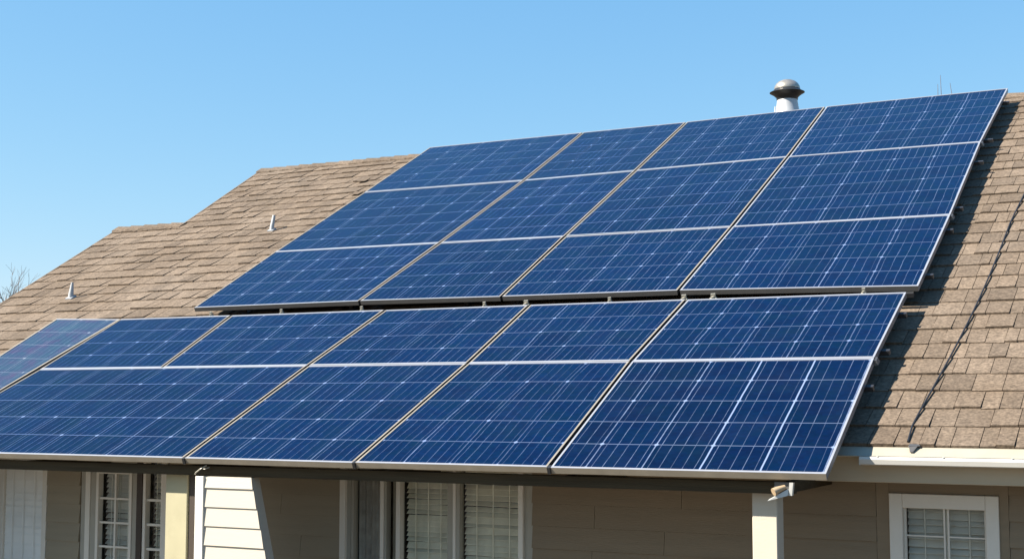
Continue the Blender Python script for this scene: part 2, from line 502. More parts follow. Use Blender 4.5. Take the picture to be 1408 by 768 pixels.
# ridge caps
def caps(xa, xb, fs):
    rc = MB()
    x = xa
    while x < xb:
        x2 = min(x + 0.26, xb)
        n0, n1 = 0.034 + random.uniform(0, .005), 0.020
        s0, s1_ = fs(x), fs(x2)
        tn = random.uniform(0.85, 1.12)
        f0 = [rp(x, s0 - 0.16, n0 - .004), rp(x, s0, n0 + .006), back(x, s0, 0.16, n0)]
        f1 = [rp(x2, s1_ - 0.16, n1 - .004), rp(x2, s1_, n1 + .006), back(x2, s1_, 0.16, n1)]
        g0 = [p - Vector((0, 0, 0.02)) for p in f0]; g1 = [p - Vector((0, 0, 0.02)) for p in f1]
        rc.solid([g0[0], g1[0], g1[1], g0[1]], [f0[0], f1[0], f1[1], f0[1]], tone=tn)
        rc.solid([g0[1], g1[1], g1[2], g0[2]], [f0[1], f1[1], f1[2], f0[2]], tone=tn)
        x = x2
    rc.build('ridge_cap', M['shingle'], roof)
caps(left_x(10.22) - 0.015, XR, ridge_s)
caps(left_x(7.43) - 0.015, -11.18, lambda x: 7.43)

# rake boards along the left gable edges
rk = MB()
for sa, sb in ((SE, 7.43), (7.44, 10.22)):
    xa, xb = left_x(sa), left_x(sb)
    rk.solid([rp(xa - .035, sa, -.20), rp(xa - .006, sa, -.20), rp(xb - .006, sb, -.20), rp(xb - .035, sb, -.20)],
             [rp(xa - .035, sa, .012), rp(xa - .006, sa, .012), rp(xb - .006, sb, .012), rp(xb - .035, sb, .012)])
    rk.build('rake_board', M['shingle'], house); rk = MB()

# walls: lap siding in stretches between the openings
def z(r): return Z0 + r
def lap(mb, x0, x1, z0, z1, y, step=0.178, out=0.024, x1_top=None, phase=0.0, mi=0):
    """overlapping boards; x1_top gives a raked right edge"""
    zb = z1
    first = True
    while zb > z0 + 0.01:
        st = step * 0.6 if first and phase else step
        first = False
        za = max(zb - st, z0)
        def xr(zz):
            if x1_top is None: return x1
            return x1_top + (x1 - x1_top) * (z1 - zz) / (z1 - z0)
        cuts = [x0]
        if x1 - x0 > 1.5:
            c_ = x0 + random.uniform(.5, 1.6)
            while c_ < x1 - .4:
                cuts.append(c_); c_ += random.uniform(1.4, 2.6)
        for q_, ca in enumerate(cuts):
            last = q_ == len(cuts) - 1
            xa_ = ca + (.0015 if q_ else 0)
            xb0 = xr(za) if last else cuts[q_ + 1] - .0015
            xb1 = xr(zb) if last else cuts[q_ + 1] - .0015
            j = random.uniform(-.002, .002)
            mb.solid([(xa_, y - out + j, za), (xb0, y - out + j, za), (xb0, y, za), (xa_, y, za)],
                     [(xa_, y - 0.003, zb), (xb1, y - 0.003, zb), (xb1, y, zb), (xa_, y, zb)], mi)
        zb = za - 0.003
wl = MB()
TOPZ = z(-0.072)
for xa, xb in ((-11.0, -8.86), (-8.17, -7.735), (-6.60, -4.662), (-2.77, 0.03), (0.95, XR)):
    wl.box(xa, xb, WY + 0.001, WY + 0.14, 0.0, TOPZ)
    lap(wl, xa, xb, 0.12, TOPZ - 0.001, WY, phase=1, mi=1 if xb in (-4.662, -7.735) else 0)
for xa, xb in ((-8.86, -8.17), (-7.735, -6.60), (-4.662, -2.77), (0.03, 0.95)):
    wl.box(xa, xb, WY + 0.001, WY + 0.14, 0.0, z(-1.45) if xa != 0.03 else z(-1.28))
wl.box(-11.0, -10.86, WY + 0.15, 16.8, 0.0, TOPZ)          # left end wall
wl.box(XR - 0.3, XR - 0.16, WY + 0.15, 16.8, 0.0, TOPZ)
wl.box(-11.0, XR - 0.16, 16.8, 16.94, 0.0, TOPZ)
def gable(x0, x1, top_s):
    r = rp(0, top_s, -0.09)
    pts = [(WY + .15, TOPZ + .001), (16.9, TOPZ + .001), (r.y, r.z)]
    wl.solid([(x0, p[0], p[1]) for p in pts], [(x1, p[0], p[1]) for p in pts])
gable(-10.95, -10.88, 10.0); gable(XR - .28, XR - .2, 10.25)
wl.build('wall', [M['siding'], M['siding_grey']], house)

# frieze/soffit box, apron and gutter
def eave_shift(o):
    o.location += Vector((0, 0.09, -0.010)); return o
fb = MB(); fb.extr([(0.735, z(-0.08)), (0.735, z(0.100)), (0.76, z(0.118)), (0.80, z(0.118)), (0.80, z(-0.08))], -11.0, XR)
eave_shift(fb.build('fascia', M['fascia'], house, bevel=0.004))
sf = MB(); sf.box(-11.0, XR, 0.802, WY + .14, z(-0.070), z(-0.052))
eave_shift(sf.build('soffit', M['fascia'], house))
ap = MB()
xx = -0.35
while xx < XR:
    x2 = min(xx + 1.7, XR)
    j = random.uniform(-.004, .004)
    ap.extr([(0.600 + j, z(0.107)), (0.700 + j, z(0.166)), (0.73, z(0.168)), (0.73, z(0.120)), (0.610 + j, z(0.098))], xx + .001, x2 - .001)
    xx = x2
eave_shift(ap.build('drip_edge', M['apron'], house))
gt = MB()
xx = 0.063
prof = [(0.575, z(0.052)), (0.565, z(0.085)), (0.572, z(0.104)), (0.590, z(0.104)), (0.590, z(0.098)), (0.580, z(0.090)), (0.588, z(0.060)), (0.705, z(0.058)), (0.705, z(0.095)), (0.732, z(0.095)), (0.732, z(0.050)), (0.60, z(0.044))]
gt.extr(prof, xx, XR)
gt.box(0.058, 0.066, 0.574, 0.733, z(0.045), z(0.097))
gut = eave_shift(gt.build('gutter', M['gutter'], house))
for xx in (0.18, 0.62, 1.06, 1.5, 1.94):
    hg = MB(); hg.box(xx, xx + .012, 0.5655, 0.70, z(0.1055), z(0.1085)); h_ = hg.build('hanger', M['gutter'], gut); h_.location = (0, 0, 0)

# porch: beam on posts, plus an added raked cream wall standing in for a sunlit patch
bmm = MB(); bmm.box(-9.4, -0.25, 0.09, 0.196, z(-0.140), z(-0.062)); bmm.build('porch_beam', M['beam'], house)
for xx in (-9.1, -7.4, -5.5, -3.7, -2.0, -0.36):
    blk = MB(); blk.box(xx, xx + .07, 0.195, WY - .02, z(-0.139), z(-0.066)); blk.build('porch_joist', M['beam'], house)
dk = MB(); dk.solid([P(-10.3, .235, -.105), P(-.15, .235, -.105), P(-.15, .72, -.105), P(-10.3, .72, -.105)], [P(-10.3, .235, -.092), P(-.15, .235, -.092), P(-.15, .72, -.092), P(-10.3, .72, -.092)])
dk.build('light_block_board', M['beam'], house)  # unseen board added to stop sun leaking between the panels
for xa, xb in ((-0.563, -0.388), (-5.700, -5.465), (-9.36, -9.16)):
    p = MB(); p.box(xa, xb, 0.20, 0.35, 0.06, z(-0.142)); p.build('post_or_shaded_side', M['cream'] if xa > -1 else M['olive'], house, bevel=0.006)
p = MB(); p.box(-5.462, -5.345, 0.215, 0.335, 0.06, z(-0.142)); p.build('post_or_shaded_side', M['brown'], house, bevel=0.006)  # added dark upright standing in for the left post's shaded side
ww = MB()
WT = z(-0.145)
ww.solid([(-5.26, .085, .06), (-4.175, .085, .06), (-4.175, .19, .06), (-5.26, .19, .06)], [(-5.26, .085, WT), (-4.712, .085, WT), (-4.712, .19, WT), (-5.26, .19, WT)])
lap(ww, -5.179, -4.170, 0.07, WT - .001, 0.084, step=0.152, out=0.013, x1_top=-4.707, phase=1)  # added wall's slanted right end shaped as the edge of the sunlit patch
patch_wall = ww.build('sunlit_patch_wall', M['cream'], house)
tb = MB(); tb.box(-5.266, -5.180, 0.060, 0.19, 0.06, WT); tb.build('corner_board', M['white'], patch_wall, bevel=0.003)

ew = MB(); ew.box(-9.75, -9.60, 0.10, WY - .02, 0.06, z(-0.145)); ew.build('sun_block_wall', M['siding'], house)  # wall added out of view to block sun from the left

# ------------------------------------------------------------------ windows
def window(name, cx, label=None):
    e = empty(name, (cx, WY, z(-1.3)), parent=house)
    if label: e['label'] = label
    return e
def bars(mb, rects, y0, y1):
    for x0, x1, za, zb in rects: mb.box(x0, x1, y0, y1, za, zb)
def blinds(x0, x1, za, zb, y, par, m, step=0.045, tilt=0.5):
    b = MB(); zz = zb
    while zz > za:
        d = 0.5 * step
        a = random.gauss(0, 0.0025); c = random.gauss(0, 0.0025)
        t_ = tilt + random.uniform(-.18, .18)
        dy, dz = d * math.cos(t_), d * math.sin(t_) * 1.6
        b.solid([(x0, y - dy, zz - dz + a), (x1, y - dy, zz - dz + c), (x1, y + dy, zz + dz + c), (x0, y + dy, zz + dz + a)],
                [(x0, y - dy, zz - dz + a + .003), (x1, y - dy, zz - dz + c + .003), (x1, y + dy, zz + dz + c + .003), (x0, y + dy, zz + dz + a + .003)])
        zz -= step
    for fr in (0.22, 0.5, 0.78):
        xx = x0 + (x1 - x0) * fr
        b.box(xx - .004, xx + .004, y - .5 * step - .006, y - .5 * step - .003, za, zb)
    return b.build('blind', m, par)
def backing(x0, x1, za, zb, par, y=WY + .32):
    b = MB(); b.box(x0, x1, y, y + .02, za, zb)
    for xa in (x0, x1 - .02): b.box(xa, xa + .02, WY + .145, y - .001, za, zb)
    b.box(x0 + .021, x1 - .021, WY + .145, y - .001, zb - .02, zb); b.box(x0 + .021, x1 - .021, WY + .145, y - .001, za, za + .02)
    return b.build('recess', M['room'], par)
def pane(x0, x1, za, zb, par, y=WY + .05):
    b = MB(); b.box(x0, x1, y, y + .005, za, zb); return b.build('pane', M['glass'], par)

# right window under the eave
wn = window('window', 0.5, 'small white framed window with muntins and blind')
B0 = z(-1.28)
f = MB()
bars(f, ((0.126, 0.220, B0, z(-0.19)), (0.794, 0.884, B0, z(-0.19)), (0.2205, 0.7935, z(-0.292), z(-0.19)), (0.2205, 0.7935, B0, B0 + .1)), WY - .035, WY + .06)
f.build('frame', M['white'], wn, bevel=0.004)
f = MB()
bars(f, ((0.033, 0.1245, B0, TOPZ), (0.885, 0.948, B0, TOPZ)), WY - .018, WY + .14)
bars(f, ((0.125, 0.8845, z(-0.187), TOPZ),), WY - .014, WY + .14)
f.build('casing', M['siding'], wn)
f = MB()
bars(f, ((0.496, 0.508, B0 + .1, z(-0.293)), (0.524, 0.536, B0 + .1, z(-0.293)), (0.2205, 0.4955, z(-0.497), z(-0.487)), (0.5365, 0.7935, z(-0.497), z(-0.487))), WY + .025, WY + .045)
bars(f, ((0.2205, 0.236, B0 + .1, z(-0.293)), (0.778, 0.7935, B0 + .1, z(-0.293))), WY + .02, WY + .046)
f.build('muntin', M['white'], wn)
pane(0.2205, 0.7935, B0 + .1, z(-0.293), wn)
blinds(0.23, 0.785, B0 + .1, z(-0.30), WY + .13, wn, M['paleblind'], step=0.05, tilt=0.62)
backing(0.033, 0.948, B0, TOPZ, wn)

# wide picture window in the middle
wn = window('window', -3.7, 'wide window with white mullions, dark curtain and lowered blinds')
B1 = z(-1.45); T1 = TOPZ
f = MB()
bars(f, ((-4.658, -4.600, B1, T1), (-2.893, -2.849, B1, T1)), WY - .03, WY + .07)
bars(f, ((-4.252, -4.215, B1, T1), (-4.090, -4.048, B1, T1), (-3.525, -3.497, B1, T1)), WY - .006, WY + .07)
f.build('frame', M['white'], wn, bevel=0.003)
f = MB()
bars(f, ((-4.599, -4.560, B1, T1), (-4.212, -4.190, B1, T1), (-3.580, -3.527, B1, T1), (-3.495, -3.462, B1, T1), (-2.848, -2.772, B1, T1), (-4.556, -4.530, B1, T1)), WY + .004, WY + .075)
f.build('casing', M['greytrim'], wn)
for xa, xb in ((-4.53, -4.253), (-4.19, -4.091), (-4.047, -3.581), (-3.461, -2.894)): pane(xa, xb, B1, T1, wn)
blinds(-4.03, -3.585, B1, T1, WY + .10, wn, M['blind'], step=0.046, tilt=0.62)
blinds(-3.455, -2.90, B1, T1, WY + .10, wn, M['blind'], step=0.046, tilt=0.62)
# gathered curtain behind the first light
cu = MB()
npt = 26
def cy(x): return WY + .10 + .018 * math.sin(x * 95) + .008 * math.sin(x * 41 + 1)
for k in range(npt):
    xa = -4.535 + .12 * k / npt * 2.4; xb = -4.535 + .12 * (k + 1) / npt * 2.4
    cu.face([(xa, cy(xa), B1), (xb, cy(xb), B1), (xb, cy(xb), T1), (xa, cy(xa), T1)])
cu.build('curtain', M['curtain'], wn, smooth=True)
cu = MB()
def sy(x): return WY + .12 + .01 * math.sin(x * 140)
for k in range(12):
    xa = -4.195 + .115 * k / 12; xb = -4.195 + .115 * (k + 1) / 12
    cu.face([(xa, sy(xa), B1), (xb, sy(xb), B1), (xb, sy(xb), T1), (xa, sy(xa), T1)])
cu.build('curtain', M['greytrim'], wn, smooth=True)
backing(-4.662, -2.77, B1, T1, wn)

# divided sashes beside the left post
wn = window('window', -7.2, 'pair of divided sash windows with a brown jamb between')
f = MB()
bars(f, ((-7.670, -7.608, B1, T1), (-7.532, -7.498, B1, z(-.195)), (-7.108, -7.074, B1, z(-.195)), (-7.4975, -7.1085, z(-.235), z(-.195)), (-6.936, -6.900, B1, T1), (-6.712, -6.64, B1, T1)), WY - .01, WY + .06)
f.build('frame', M['white'], wn, bevel=0.003)
f = MB()
bars(f, ((-7.309, -7.288, B1, z(-.236)),), WY + .01, WY + .044)
for r in (-.474, -.706, -.936, -1.17):
    bars(f, ((-7.497, -7.3095, z(r - .01), z(r + .01)), (-7.2875, -7.109, z(r - .01), z(r + .01)), (-6.899, -6.713, z(r - .012), z(r + .012))), WY + .012, WY + .042)
f.build('muntin', M['white'], wn)
f = MB(); bars(f, ((-7.730, -7.672, B1, T1), (-7.606, -7.534, B1, T1), (-7.533, -7.073, z(-.194), T1), (-7.072, -7.004, B1, T1)), WY + .0, WY + .08)
f.build('casing', M['greytrim'], wn)
f = MB(); bars(f, ((-7.002, -6.938, B1, T1),), WY - .02, WY + .08); f.build('jamb', M['brown'], wn)
pane(-7.497, -7.109, B1, z(-.236), wn); pane(-6.899, -6.713, B1, T1, wn)
blinds(-7.49, -7.11, B1, z(-.25), WY + .11, wn, M['paleblind'], step=0.05, tilt=0.62)
blinds(-6.90, -6.72, B1, T1 - .02, WY + .14, wn, M['blind'], step=0.05)
backing(-7.735, -6.60, B1, T1, wn)

# shaded window with a pale drawn shade at the left edge
wn = window('window', -8.5, 'tall window closed by a pale louvred shutter')
f = MB(); bars(f, ((-8.86, -8.765, B1, T1), (-8.236, -8.176, B1, T1)), WY - .02, WY + .07); f.build('frame', M['white'], wn, bevel=0.003)
sh_ = blinds(-8.764, -8.237, B1, T1, WY + .012, wn, M['shade'], step=0.034, tilt=1.2)
sh_.name = 'shutter'
backing(-8.86, -8.17, B1, T1, wn)

# ------------------------------------------------------------------ solar panels
LIP_U, LIP_V, TH = 0.016, 0.022, 0.045
panel_rows = []
def panel(corners, nu, nv, label, cellmat, side, group, lipmat=None, u0=0.0):
    """corners (x, s): bottom-left, bottom-right, top-right, top-left in the array plane"""
    q = [Vector((c[0], c[1])) for c in corners]
    outer_r = lipmat == 'alu'
    j = [random.uniform(-.003, .003) for _ in range(4)]
    base = P(*(0.5 * (q[0] + q[1])), -TH)
    root = empty('solar_panel', base, label, 'solar panel', group)
    # inner quad, inset by the lip
    def lerp(u, v): return q[0] * (1 - u) * (1 - v) + q[1] * u * (1 - v) + q[2] * u * v + q[3] * (1 - u) * v
    wu = (q[1] - q[0]).length; hv = (q[3] - q[0]).length
    iu, iv = LIP_U / wu, LIP_V / hv
    if outer_r: iu_r = 0.016 / wu
    else: iu_r = iu
    inn = [lerp(iu, iv), lerp(1 - iu_r, iv), lerp(1 - iu_r, 1 - iv), lerp(iu, 1 - iv)]
    up = [P(c.x, c.y, .003 + j[k]) for k, c in enumerate(q)]
    dn = [P(c.x, c.y, -TH + j[k]) for k, c in enumerate(q)]
    ui = [P(c.x, c.y, .003 + j[k]) for k, c in enumerate(inn)]
    gi = [P(c.x, c.y, -.002 + j[k]) for k, c in enumerate(inn)]
    f = MB()
    for k in range(4):
        k2 = (k + 1) % 4
        f.face([up[k], up[k2], ui[k2], ui[k]], 0 if k in (0, 2) else 2)          # lip
        f.face([ui[k], ui[k2], gi[k2], gi[k]], 0)
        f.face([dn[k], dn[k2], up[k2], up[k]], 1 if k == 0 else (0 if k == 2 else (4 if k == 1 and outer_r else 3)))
    f.face(dn[::-1], 1)
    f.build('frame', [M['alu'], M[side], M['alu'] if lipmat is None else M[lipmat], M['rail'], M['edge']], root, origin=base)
    gl = MB()
    gl.face(gi, 0, [(u0, 0), (u0 + nu, 0), (u0 + nu, nv), (u0, nv)])
    gl.build('cell_glass', M[cellmat], root, origin=base)
    return root

GX = 0.014                       # half the gap between columns
GS = 0.002
# lower array
lo_s = (0.0, 1.845, 3.19)
cols = {                         # x of the seams at s = 0, row seam, top
    'R': (0.0, -0.045, -0.035), 'A': (-1.998, -2.04, -1.99), 'B': (-3.664, -3.586, -3.584), 'C': (-5.342, -5.292, -5.219),
    'D': (None, -7.061, -7.176), 'E': (-8.78, -8.715, -8.755), 'F': (-9.55, -9.66, -9.80)}
def lo(a, b, r0, r1):
    g0 = 0 if a in ('F',) else GX
    g1 = 0 if b == 'R' else GX
    return [(cols[a][r0] + g0, lo_s[r0] + (GS if r0 else 0)), (cols[b][r0] - g1, lo_s[r0] + (GS if r0 else 0)),
            (cols[b][r1] - g1, lo_s[r1] - (GS if r1 == 1 else 0)), (cols[a][r1] + g0, lo_s[r1] - (GS if r1 == 1 else 0))]
GL = 'solar panels of the lower array'
panel(lo('A', 'R', 0, 1), 4.6, 5, 'blue solar panel over the right porch post, with broad white ribbons', 'cells_thick', 'tanframe', GL, 'alu', 0.42)
panel(lo('B', 'A', 0, 1), 4, 5, 'blue solar panel in the front row above the blank wall right of the wide window', 'cells', 'tanframe', GL, 'tanframe')
panel(lo('C', 'B', 0, 1), 4, 5, 'blue solar panel in the front row above the sunlit patch of wall', 'cells', 'tanframe', GL, 'tanframe')
panel(lo('E', 'C', 0, 1), 8, 5, 'extra wide blue solar panel in the front row, left of the left porch post', 'cells', 'tanframe', GL, 'tanframe')
panel(lo('A', 'R', 1, 2), 4.6, 4, 'short blue solar panel in the lower array, nearest the roof cable', 'cells', 'tanframe', GL, 'alu')
panel(lo('B', 'A', 1, 2), 4, 4, 'short blue solar panel second from the right in the lower array upper row', 'cells', 'tanframe', GL, 'tanframe')
panel(lo('C', 'B', 1, 2), 4, 4, 'short blue solar panel third from the right in the lower array upper row', 'cells', 'tanframe', GL, 'tanframe')
panel(lo('D', 'C', 1, 2), 4.5, 4, 'short blue solar panel fourth from the right in the lower array upper row', 'cells', 'tanframe', GL, 'tanframe')
panel(lo('E', 'D', 1, 2), 4, 4, 'short blue solar panel beside the faded grey panel', 'cells', 'tanframe', GL, 'tanframe')
panel([(-9.38, 0.0), (-8.785, 0.0), (-8.750, 3.19), (-9.80, 3.27)], 2.4, 9, 'faded greyish solar panel at the far left end of the lower array', 'cells_faded', 'tanframe', GL, 'tanframe')

# upper array
up_s = ((3.465, 3.475, 3.45, 3.43, 3.325), (5.285, 5.25, 5.225, 5.215, 5.185), (7.67, 7.62, 7.65, 7.72, 7.69), (9.893, 9.90, 9.93, 10.03, 10.08))
up_x = ((-7.90, -5.706, -4.016, -2.149, 0.040), (-8.023, -5.665, -4.064, -2.151, 0.038), (-8.136, -5.655, -4.112, -2.189, 0.005), (-8.28, -5.74, -4.181, -2.257, 0.036))
GU = 'solar panels of the upper array'
rown = ('bottom', 'middle', 'top')
coln = ('leftmost', 'second from left', 'third from left', 'rightmost')
extra = {(2, 2): 'blue solar panel in the top row just below the round flue', (2, 3): 'blue solar panel at the top right corner of the upper array',
         (2, 0): 'blue solar panel at the top left corner of the upper array', (0, 3): 'blue solar panel at the bottom right corner of the upper array',
         (0, 0): 'blue solar panel at the bottom left corner of the upper array', (1, 3): 'tall blue solar panel in the middle row beside the shaded roof edge',
         (1, 0): 'tall blue solar panel in the middle row beside the left roof slope', (2, 1): 'blue solar panel in the top row second from the left end'}
for r in range(3):
    for c in range(4):
        gl_ = 0 if c == 0 else GX; gr_ = 0 if c == 3 else GX
        g0 = 0 if r == 0 else GS; g1 = 0 if r == 2 else GS
        cs = [(up_x[r][c] + gl_, up_s[r][c] + g0), (up_x[r][c + 1] - gr_, up_s[r][c + 1] + g0),
              (up_x[r + 1][c + 1] - gr_, up_s[r + 1][c + 1] - g1), (up_x[r + 1][c] + gl_, up_s[r + 1][c] - g1)]
        lab = extra.get((r, c), 'blue solar panel %s in the %s row of the upper array' % (coln[c], rown[r]))
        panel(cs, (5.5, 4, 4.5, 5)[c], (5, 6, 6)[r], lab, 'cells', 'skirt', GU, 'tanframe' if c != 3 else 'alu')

# ------------------------------------------------------------------ mounting rails on feet
def rail(s_, x0, x1, label, group, feet=True, roof_s=True):
    base = P(0.5 * (x0 + x1), s_, NR)
    root = empty('mounting_rail', base, label, 'mounting rail', group)
    m_ = MB()
    a, b_ = s_ - .02, s_ + .02
    m_.solid([P(x0, a, -TH - .042), P(x1, a, -TH - .042), P(x1, b_, -TH - .042), P(x0, b_, -TH - .042)],
             [P(x0, a, -TH - .003), P(x1, a, -TH - .003), P(x1, b_, -TH - .003), P(x0, b_, -TH - .003)])
    m_.build('rail_bar', M['rail'], root, origin=base)
    if feet:
        n = max(2, int((x1 - x0) / 1.5))
        for k in range(n + 1):
            xx = x0 + .45 + (x1 - x0 - .85) * k / n
            ft = MB()
            h0 = NR + .004
            ft.solid([P(xx - .035, s_ - .07, h0), P(xx + .035, s_ - .07, h0), P(xx + .035, s_ + .05, h0), P(xx - .035, s_ + .05, h0)],
                     [P(xx - .035, s_ - .07, h0 + .024), P(xx + .035, s_ - .07, h0 + .024), P(xx + .035, s_ + .05, h0 + .024), P(xx - .035, s_ + .05, h0 + .024)])
            ft.solid([P(xx - .025, s_ - .034, h0 + .02), P(xx + .025, s_ - .034, h0 + .02), P(xx + .025, s_ - .0205, h0 + .02), P(xx - .025, s_ - .0205, h0 + .02)],
                     [P(xx - .025, s_ - .034, -TH - .008), P(xx + .025, s_ - .034, -TH - .008), P(xx + .025, s_ - .0205, -TH - .008), P(xx - .025, s_ - .0205, -TH - .008)])
            ft.build('foot', M['rail'], root, origin=P(xx, s_, h0))
    return root
for s_, tx in ((3.72, 'lowest rail under the upper array, just above the dark gap'), (4.9, 'rail under the bottom row of the upper array'), (5.55, 'rail under the middle row of the upper array, lower one'),
               (7.1, 'rail under the middle row of the upper array, upper one'), (7.95, 'rail under the top row of the upper array, lower one'), (9.6, 'topmost rail under the upper array near the ridge')):
    rail(s_, -7.85, 0.10, 'dark metal ' + tx, 'rails under the upper array')
rail(3.30, -8.6, 0.0, 'dark metal rail lying in the gap between the two arrays', 'rails under the lower array')
for s_, tx in ((2.85, 'upper rail under the lower array, short row'), (2.1, 'lower rail under the lower array, short row'), (1.45, 'rail under the front row of the lower array, above the eave')):
    rail(s_, -9.4 if s_ > 2 else -9.3, 0.02, 'dark metal ' + tx, 'rails under the lower array')
rail(0.12, -9.3, -0.06, 'dark metal front rail resting on the porch beam', 'rails under the lower array', feet=False)

# clamps showing in the gap between the arrays
def clamp(x, label, big=False):
    m_ = MB()
    n0 = -TH - .0025
    k = 1.5 if big else 1.0
    s_ = 3.30
    m_.solid([P(x - .022 * k, s_ - .018, n0), P(x + .022 * k, s_ - .018, n0), P(x + .022 * k, s_ + .02, n0), P(x - .022 * k, s_ + .02, n0)],
             [P(x - .022 * k, s_ - .018, n0 + .012), P(x + .022 * k, s_ - .018, n0 + .012), P(x + .022 * k, s_ + .02, n0 + .012), P(x - .022 * k, s_ + .02, n0 + .012)])
    m_.solid([P(x - .016 * k, s_ + .004, n0 + .010), P(x + .016 * k, s_ + .004, n0 + .010), P(x + .016 * k, s_ + .019, n0 + .010), P(x - .016 * k, s_ + .019, n0 + .010)],
             [P(x - .013 * k, s_ + .004, n0 + .05), P(x + .016 * k, s_ + .004, n0 + .052), P(x + .016 * k, s_ + .019, n0 + .052), P(x - .013 * k, s_ + .019, n0 + .05)])
    m_.tube([P(x, s_ - .006, n0 + .011), P(x, s_ - .006, n0 + .03)], .009 * k, 6)
    o = m_.build('panel_clamp', M['clampm'], origin=P(x, s_, n0))
    tag(o, label, 'clamp', 'clamps in the gap between the arrays')
for x, lb, bg_ in ((-7.55, 'small pale clamp at the left end of the gap between the arrays', False), (-6.6, 'small pale clamp in the gap below the leftmost upper panel', False),
                   (-5.58, 'small pale clamp in the gap at the first upper seam', False), (-4.14, 'small pale clamp in the gap just left of the second upper seam', False),
                   (-3.68, 'larger pale clamp in the gap right above the third lower seam', True), (-2.80, 'small pale clamp alone in the gap below the third upper panel', False),
                   (-2.06, 'larger pale clamp in the gap at the third upper seam', True), (-1.78, 'larger pale clamp in the gap just right of the third upper seam', True),
                   (-0.42, 'small pale clamp at the right end of the gap between the arrays', False)):
    clamp(x, lb, bg_)

for xx, ss, lb in ((-.040, 1.845, 'small dark clamp on the right edge of the lower array at the row seam'), (.042, 5.2, 'small dark clamp on the right edge of the upper array at the lower seam'), (.010, 7.70, 'small dark clamp on the right edge of the upper array at the upper seam')):
    m_ = MB()
    m_.solid([P(xx + .001, ss - .045, -TH), P(xx + .028, ss - .04, -TH), P(xx + .028, ss + .04, -TH), P(xx + .001, ss + .045, -TH)],
             [P(xx + .001, ss - .035, -.004), P(xx + .016, ss - .03, -.010), P(xx + .016, ss + .03, -.010), P(xx + .001, ss + .035, -.004)])
    tag(m_.build('edge_clamp', M['skirt'], origin=P(xx, ss, -TH)), lb, 'clamp', 'clamps on the right array edge')

# front end clamps between the panels over the beam
for xx, lb in ((-5.342, 'black end clamp at the front edge above the left porch post'), (-3.664, 'black end clamp at the front edge above the wide window'), (-1.998, 'black end clamp at the front edge above the blank wall')):
    m_ = MB()
    m_.solid([P(xx - .0125, -.012, -TH - .002), P(xx + .0125, -.012, -TH - .002), P(xx + .0125, .10, -TH - .002), P(xx - .0125, .10, -TH - .002)],
             [P(xx - .0125, -.010, .004), P(xx + .0125, -.010, .004), P(xx + .0125, .03, .004), P(xx - .0125, .03, .004)])
    tag(m_.build('end_clamp', M['black'], origin=P(xx, .1, -TH)), lb, 'clamp', 'end clamps along the front edge')

# ------------------------------------------------------------------ roof furniture
# round flue behind the ridge
fx, fy = -3.135, 10.3
fz = Z0 + 4.165
flue = empty('flue_stack', (fx, fy, fz), 'round white metal flue with black flared collar and dome cap behind the ridge', 'flue')
m_ = MB(); m_.lathe([(r * 1.04, h * 1.04) for r, h in [(0.0, -.5), (.26, -.5), (.25, .10), (.215, .26), (.195, .30), (.180, .33), (.150, .50), (.136, .60), (.134, .64), (0.0, .64)]], (fx, fy, fz), 40)
m_.tube([(fx - .20, fy - .05, fz + .26), (fx - .165, fy - .05, fz + .52)], .008, 6)
m_.build('stack', M['galv'], flue, smooth=True, origin=(fx, fy, fz))
m_ = MB(); m_.lathe([(r * 1.04, h * 1.04) for r, h in [(0.0, .585), (.145, .585), (.150, .618), (.188, .655), (.240, .686), (.240, .690), (.195, .712), (.172, .742), (0, .742)]], (fx, fy, fz), 40)
m_.build('collar', M['blackmetal'], flue, smooth=True, origin=(fx, fy, fz))
m_ = MB(); m_.lathe([(r * 1.04, h * 1.04) for r, h in [(0.0, .735), (.176, .735), (.178, .748), (.170, .775), (.150, .81), (.115, .842), (.07, .862), (.03, .870), (0.0, .871)]], (fx, fy, fz), 40)
for a in range(6):
    th = a * math.pi / 3 + .3
    m_.tube([(fx + r * math.cos(th), fy + r * math.sin(th), fz + zz) for r, zz in ((.180, .746), (.172, .777), (.152, .812), (.117, .844), (.072, .864))], .004, 5)
m_.build('dome_cap', M['dome'], flue, smooth=True, origin=(fx, fy, fz))

def pipe_vent(x, s_, h, r0, r1, label, lean=(0, 0)):
    b0 = rp(x, s_, .022)
    root = empty('pipe_vent', b0, label, 'pipe vent', 'plumbing vents on the left roof slope')
    m_ = MB()
    m_.tube([b0 - Vector((0, 0, .05)), b0 + Vector((0, 0, .03)), b0 + Vector((lean[0] * .5, lean[1] * .5, h * .55)), b0 + Vector((lean[0], lean[1], h))], [r0, r0, .5 * (r0 + r1), r1], 14)
    m_.build('pipe', M['pipe'], root, smooth=True, origin=b0)
    m_ = MB()
    ww_ = r0 * 1.5
    m_.solid([rp(x - ww_, s_ - ww_ * 1.1, .014), rp(x + ww_, s_ - ww_ * 1.1, .014), rp(x + ww_, s_ + ww_, .014), rp(x - ww_, s_ + ww_, .014)],
             [rp(x - ww_, s_ - ww_ * 1.1, .029), rp(x + ww_, s_ - ww_ * 1.1, .029), rp(x + ww_, s_ + ww_, .029), rp(x - ww_, s_ + ww_, .029)])
    m_.build('flashing', M['pipe'], root, origin=b0)
pipe_vent(-10.74, 4.47, 0.19, .034, .016, 'short white tapered vent pipe low on the left roof slope', (.02, 0))
pipe_vent(-9.17, 6.79, .20, .030, .022, 'thin white vent pipe high on the left slope beside the upper array', (.02, .02))

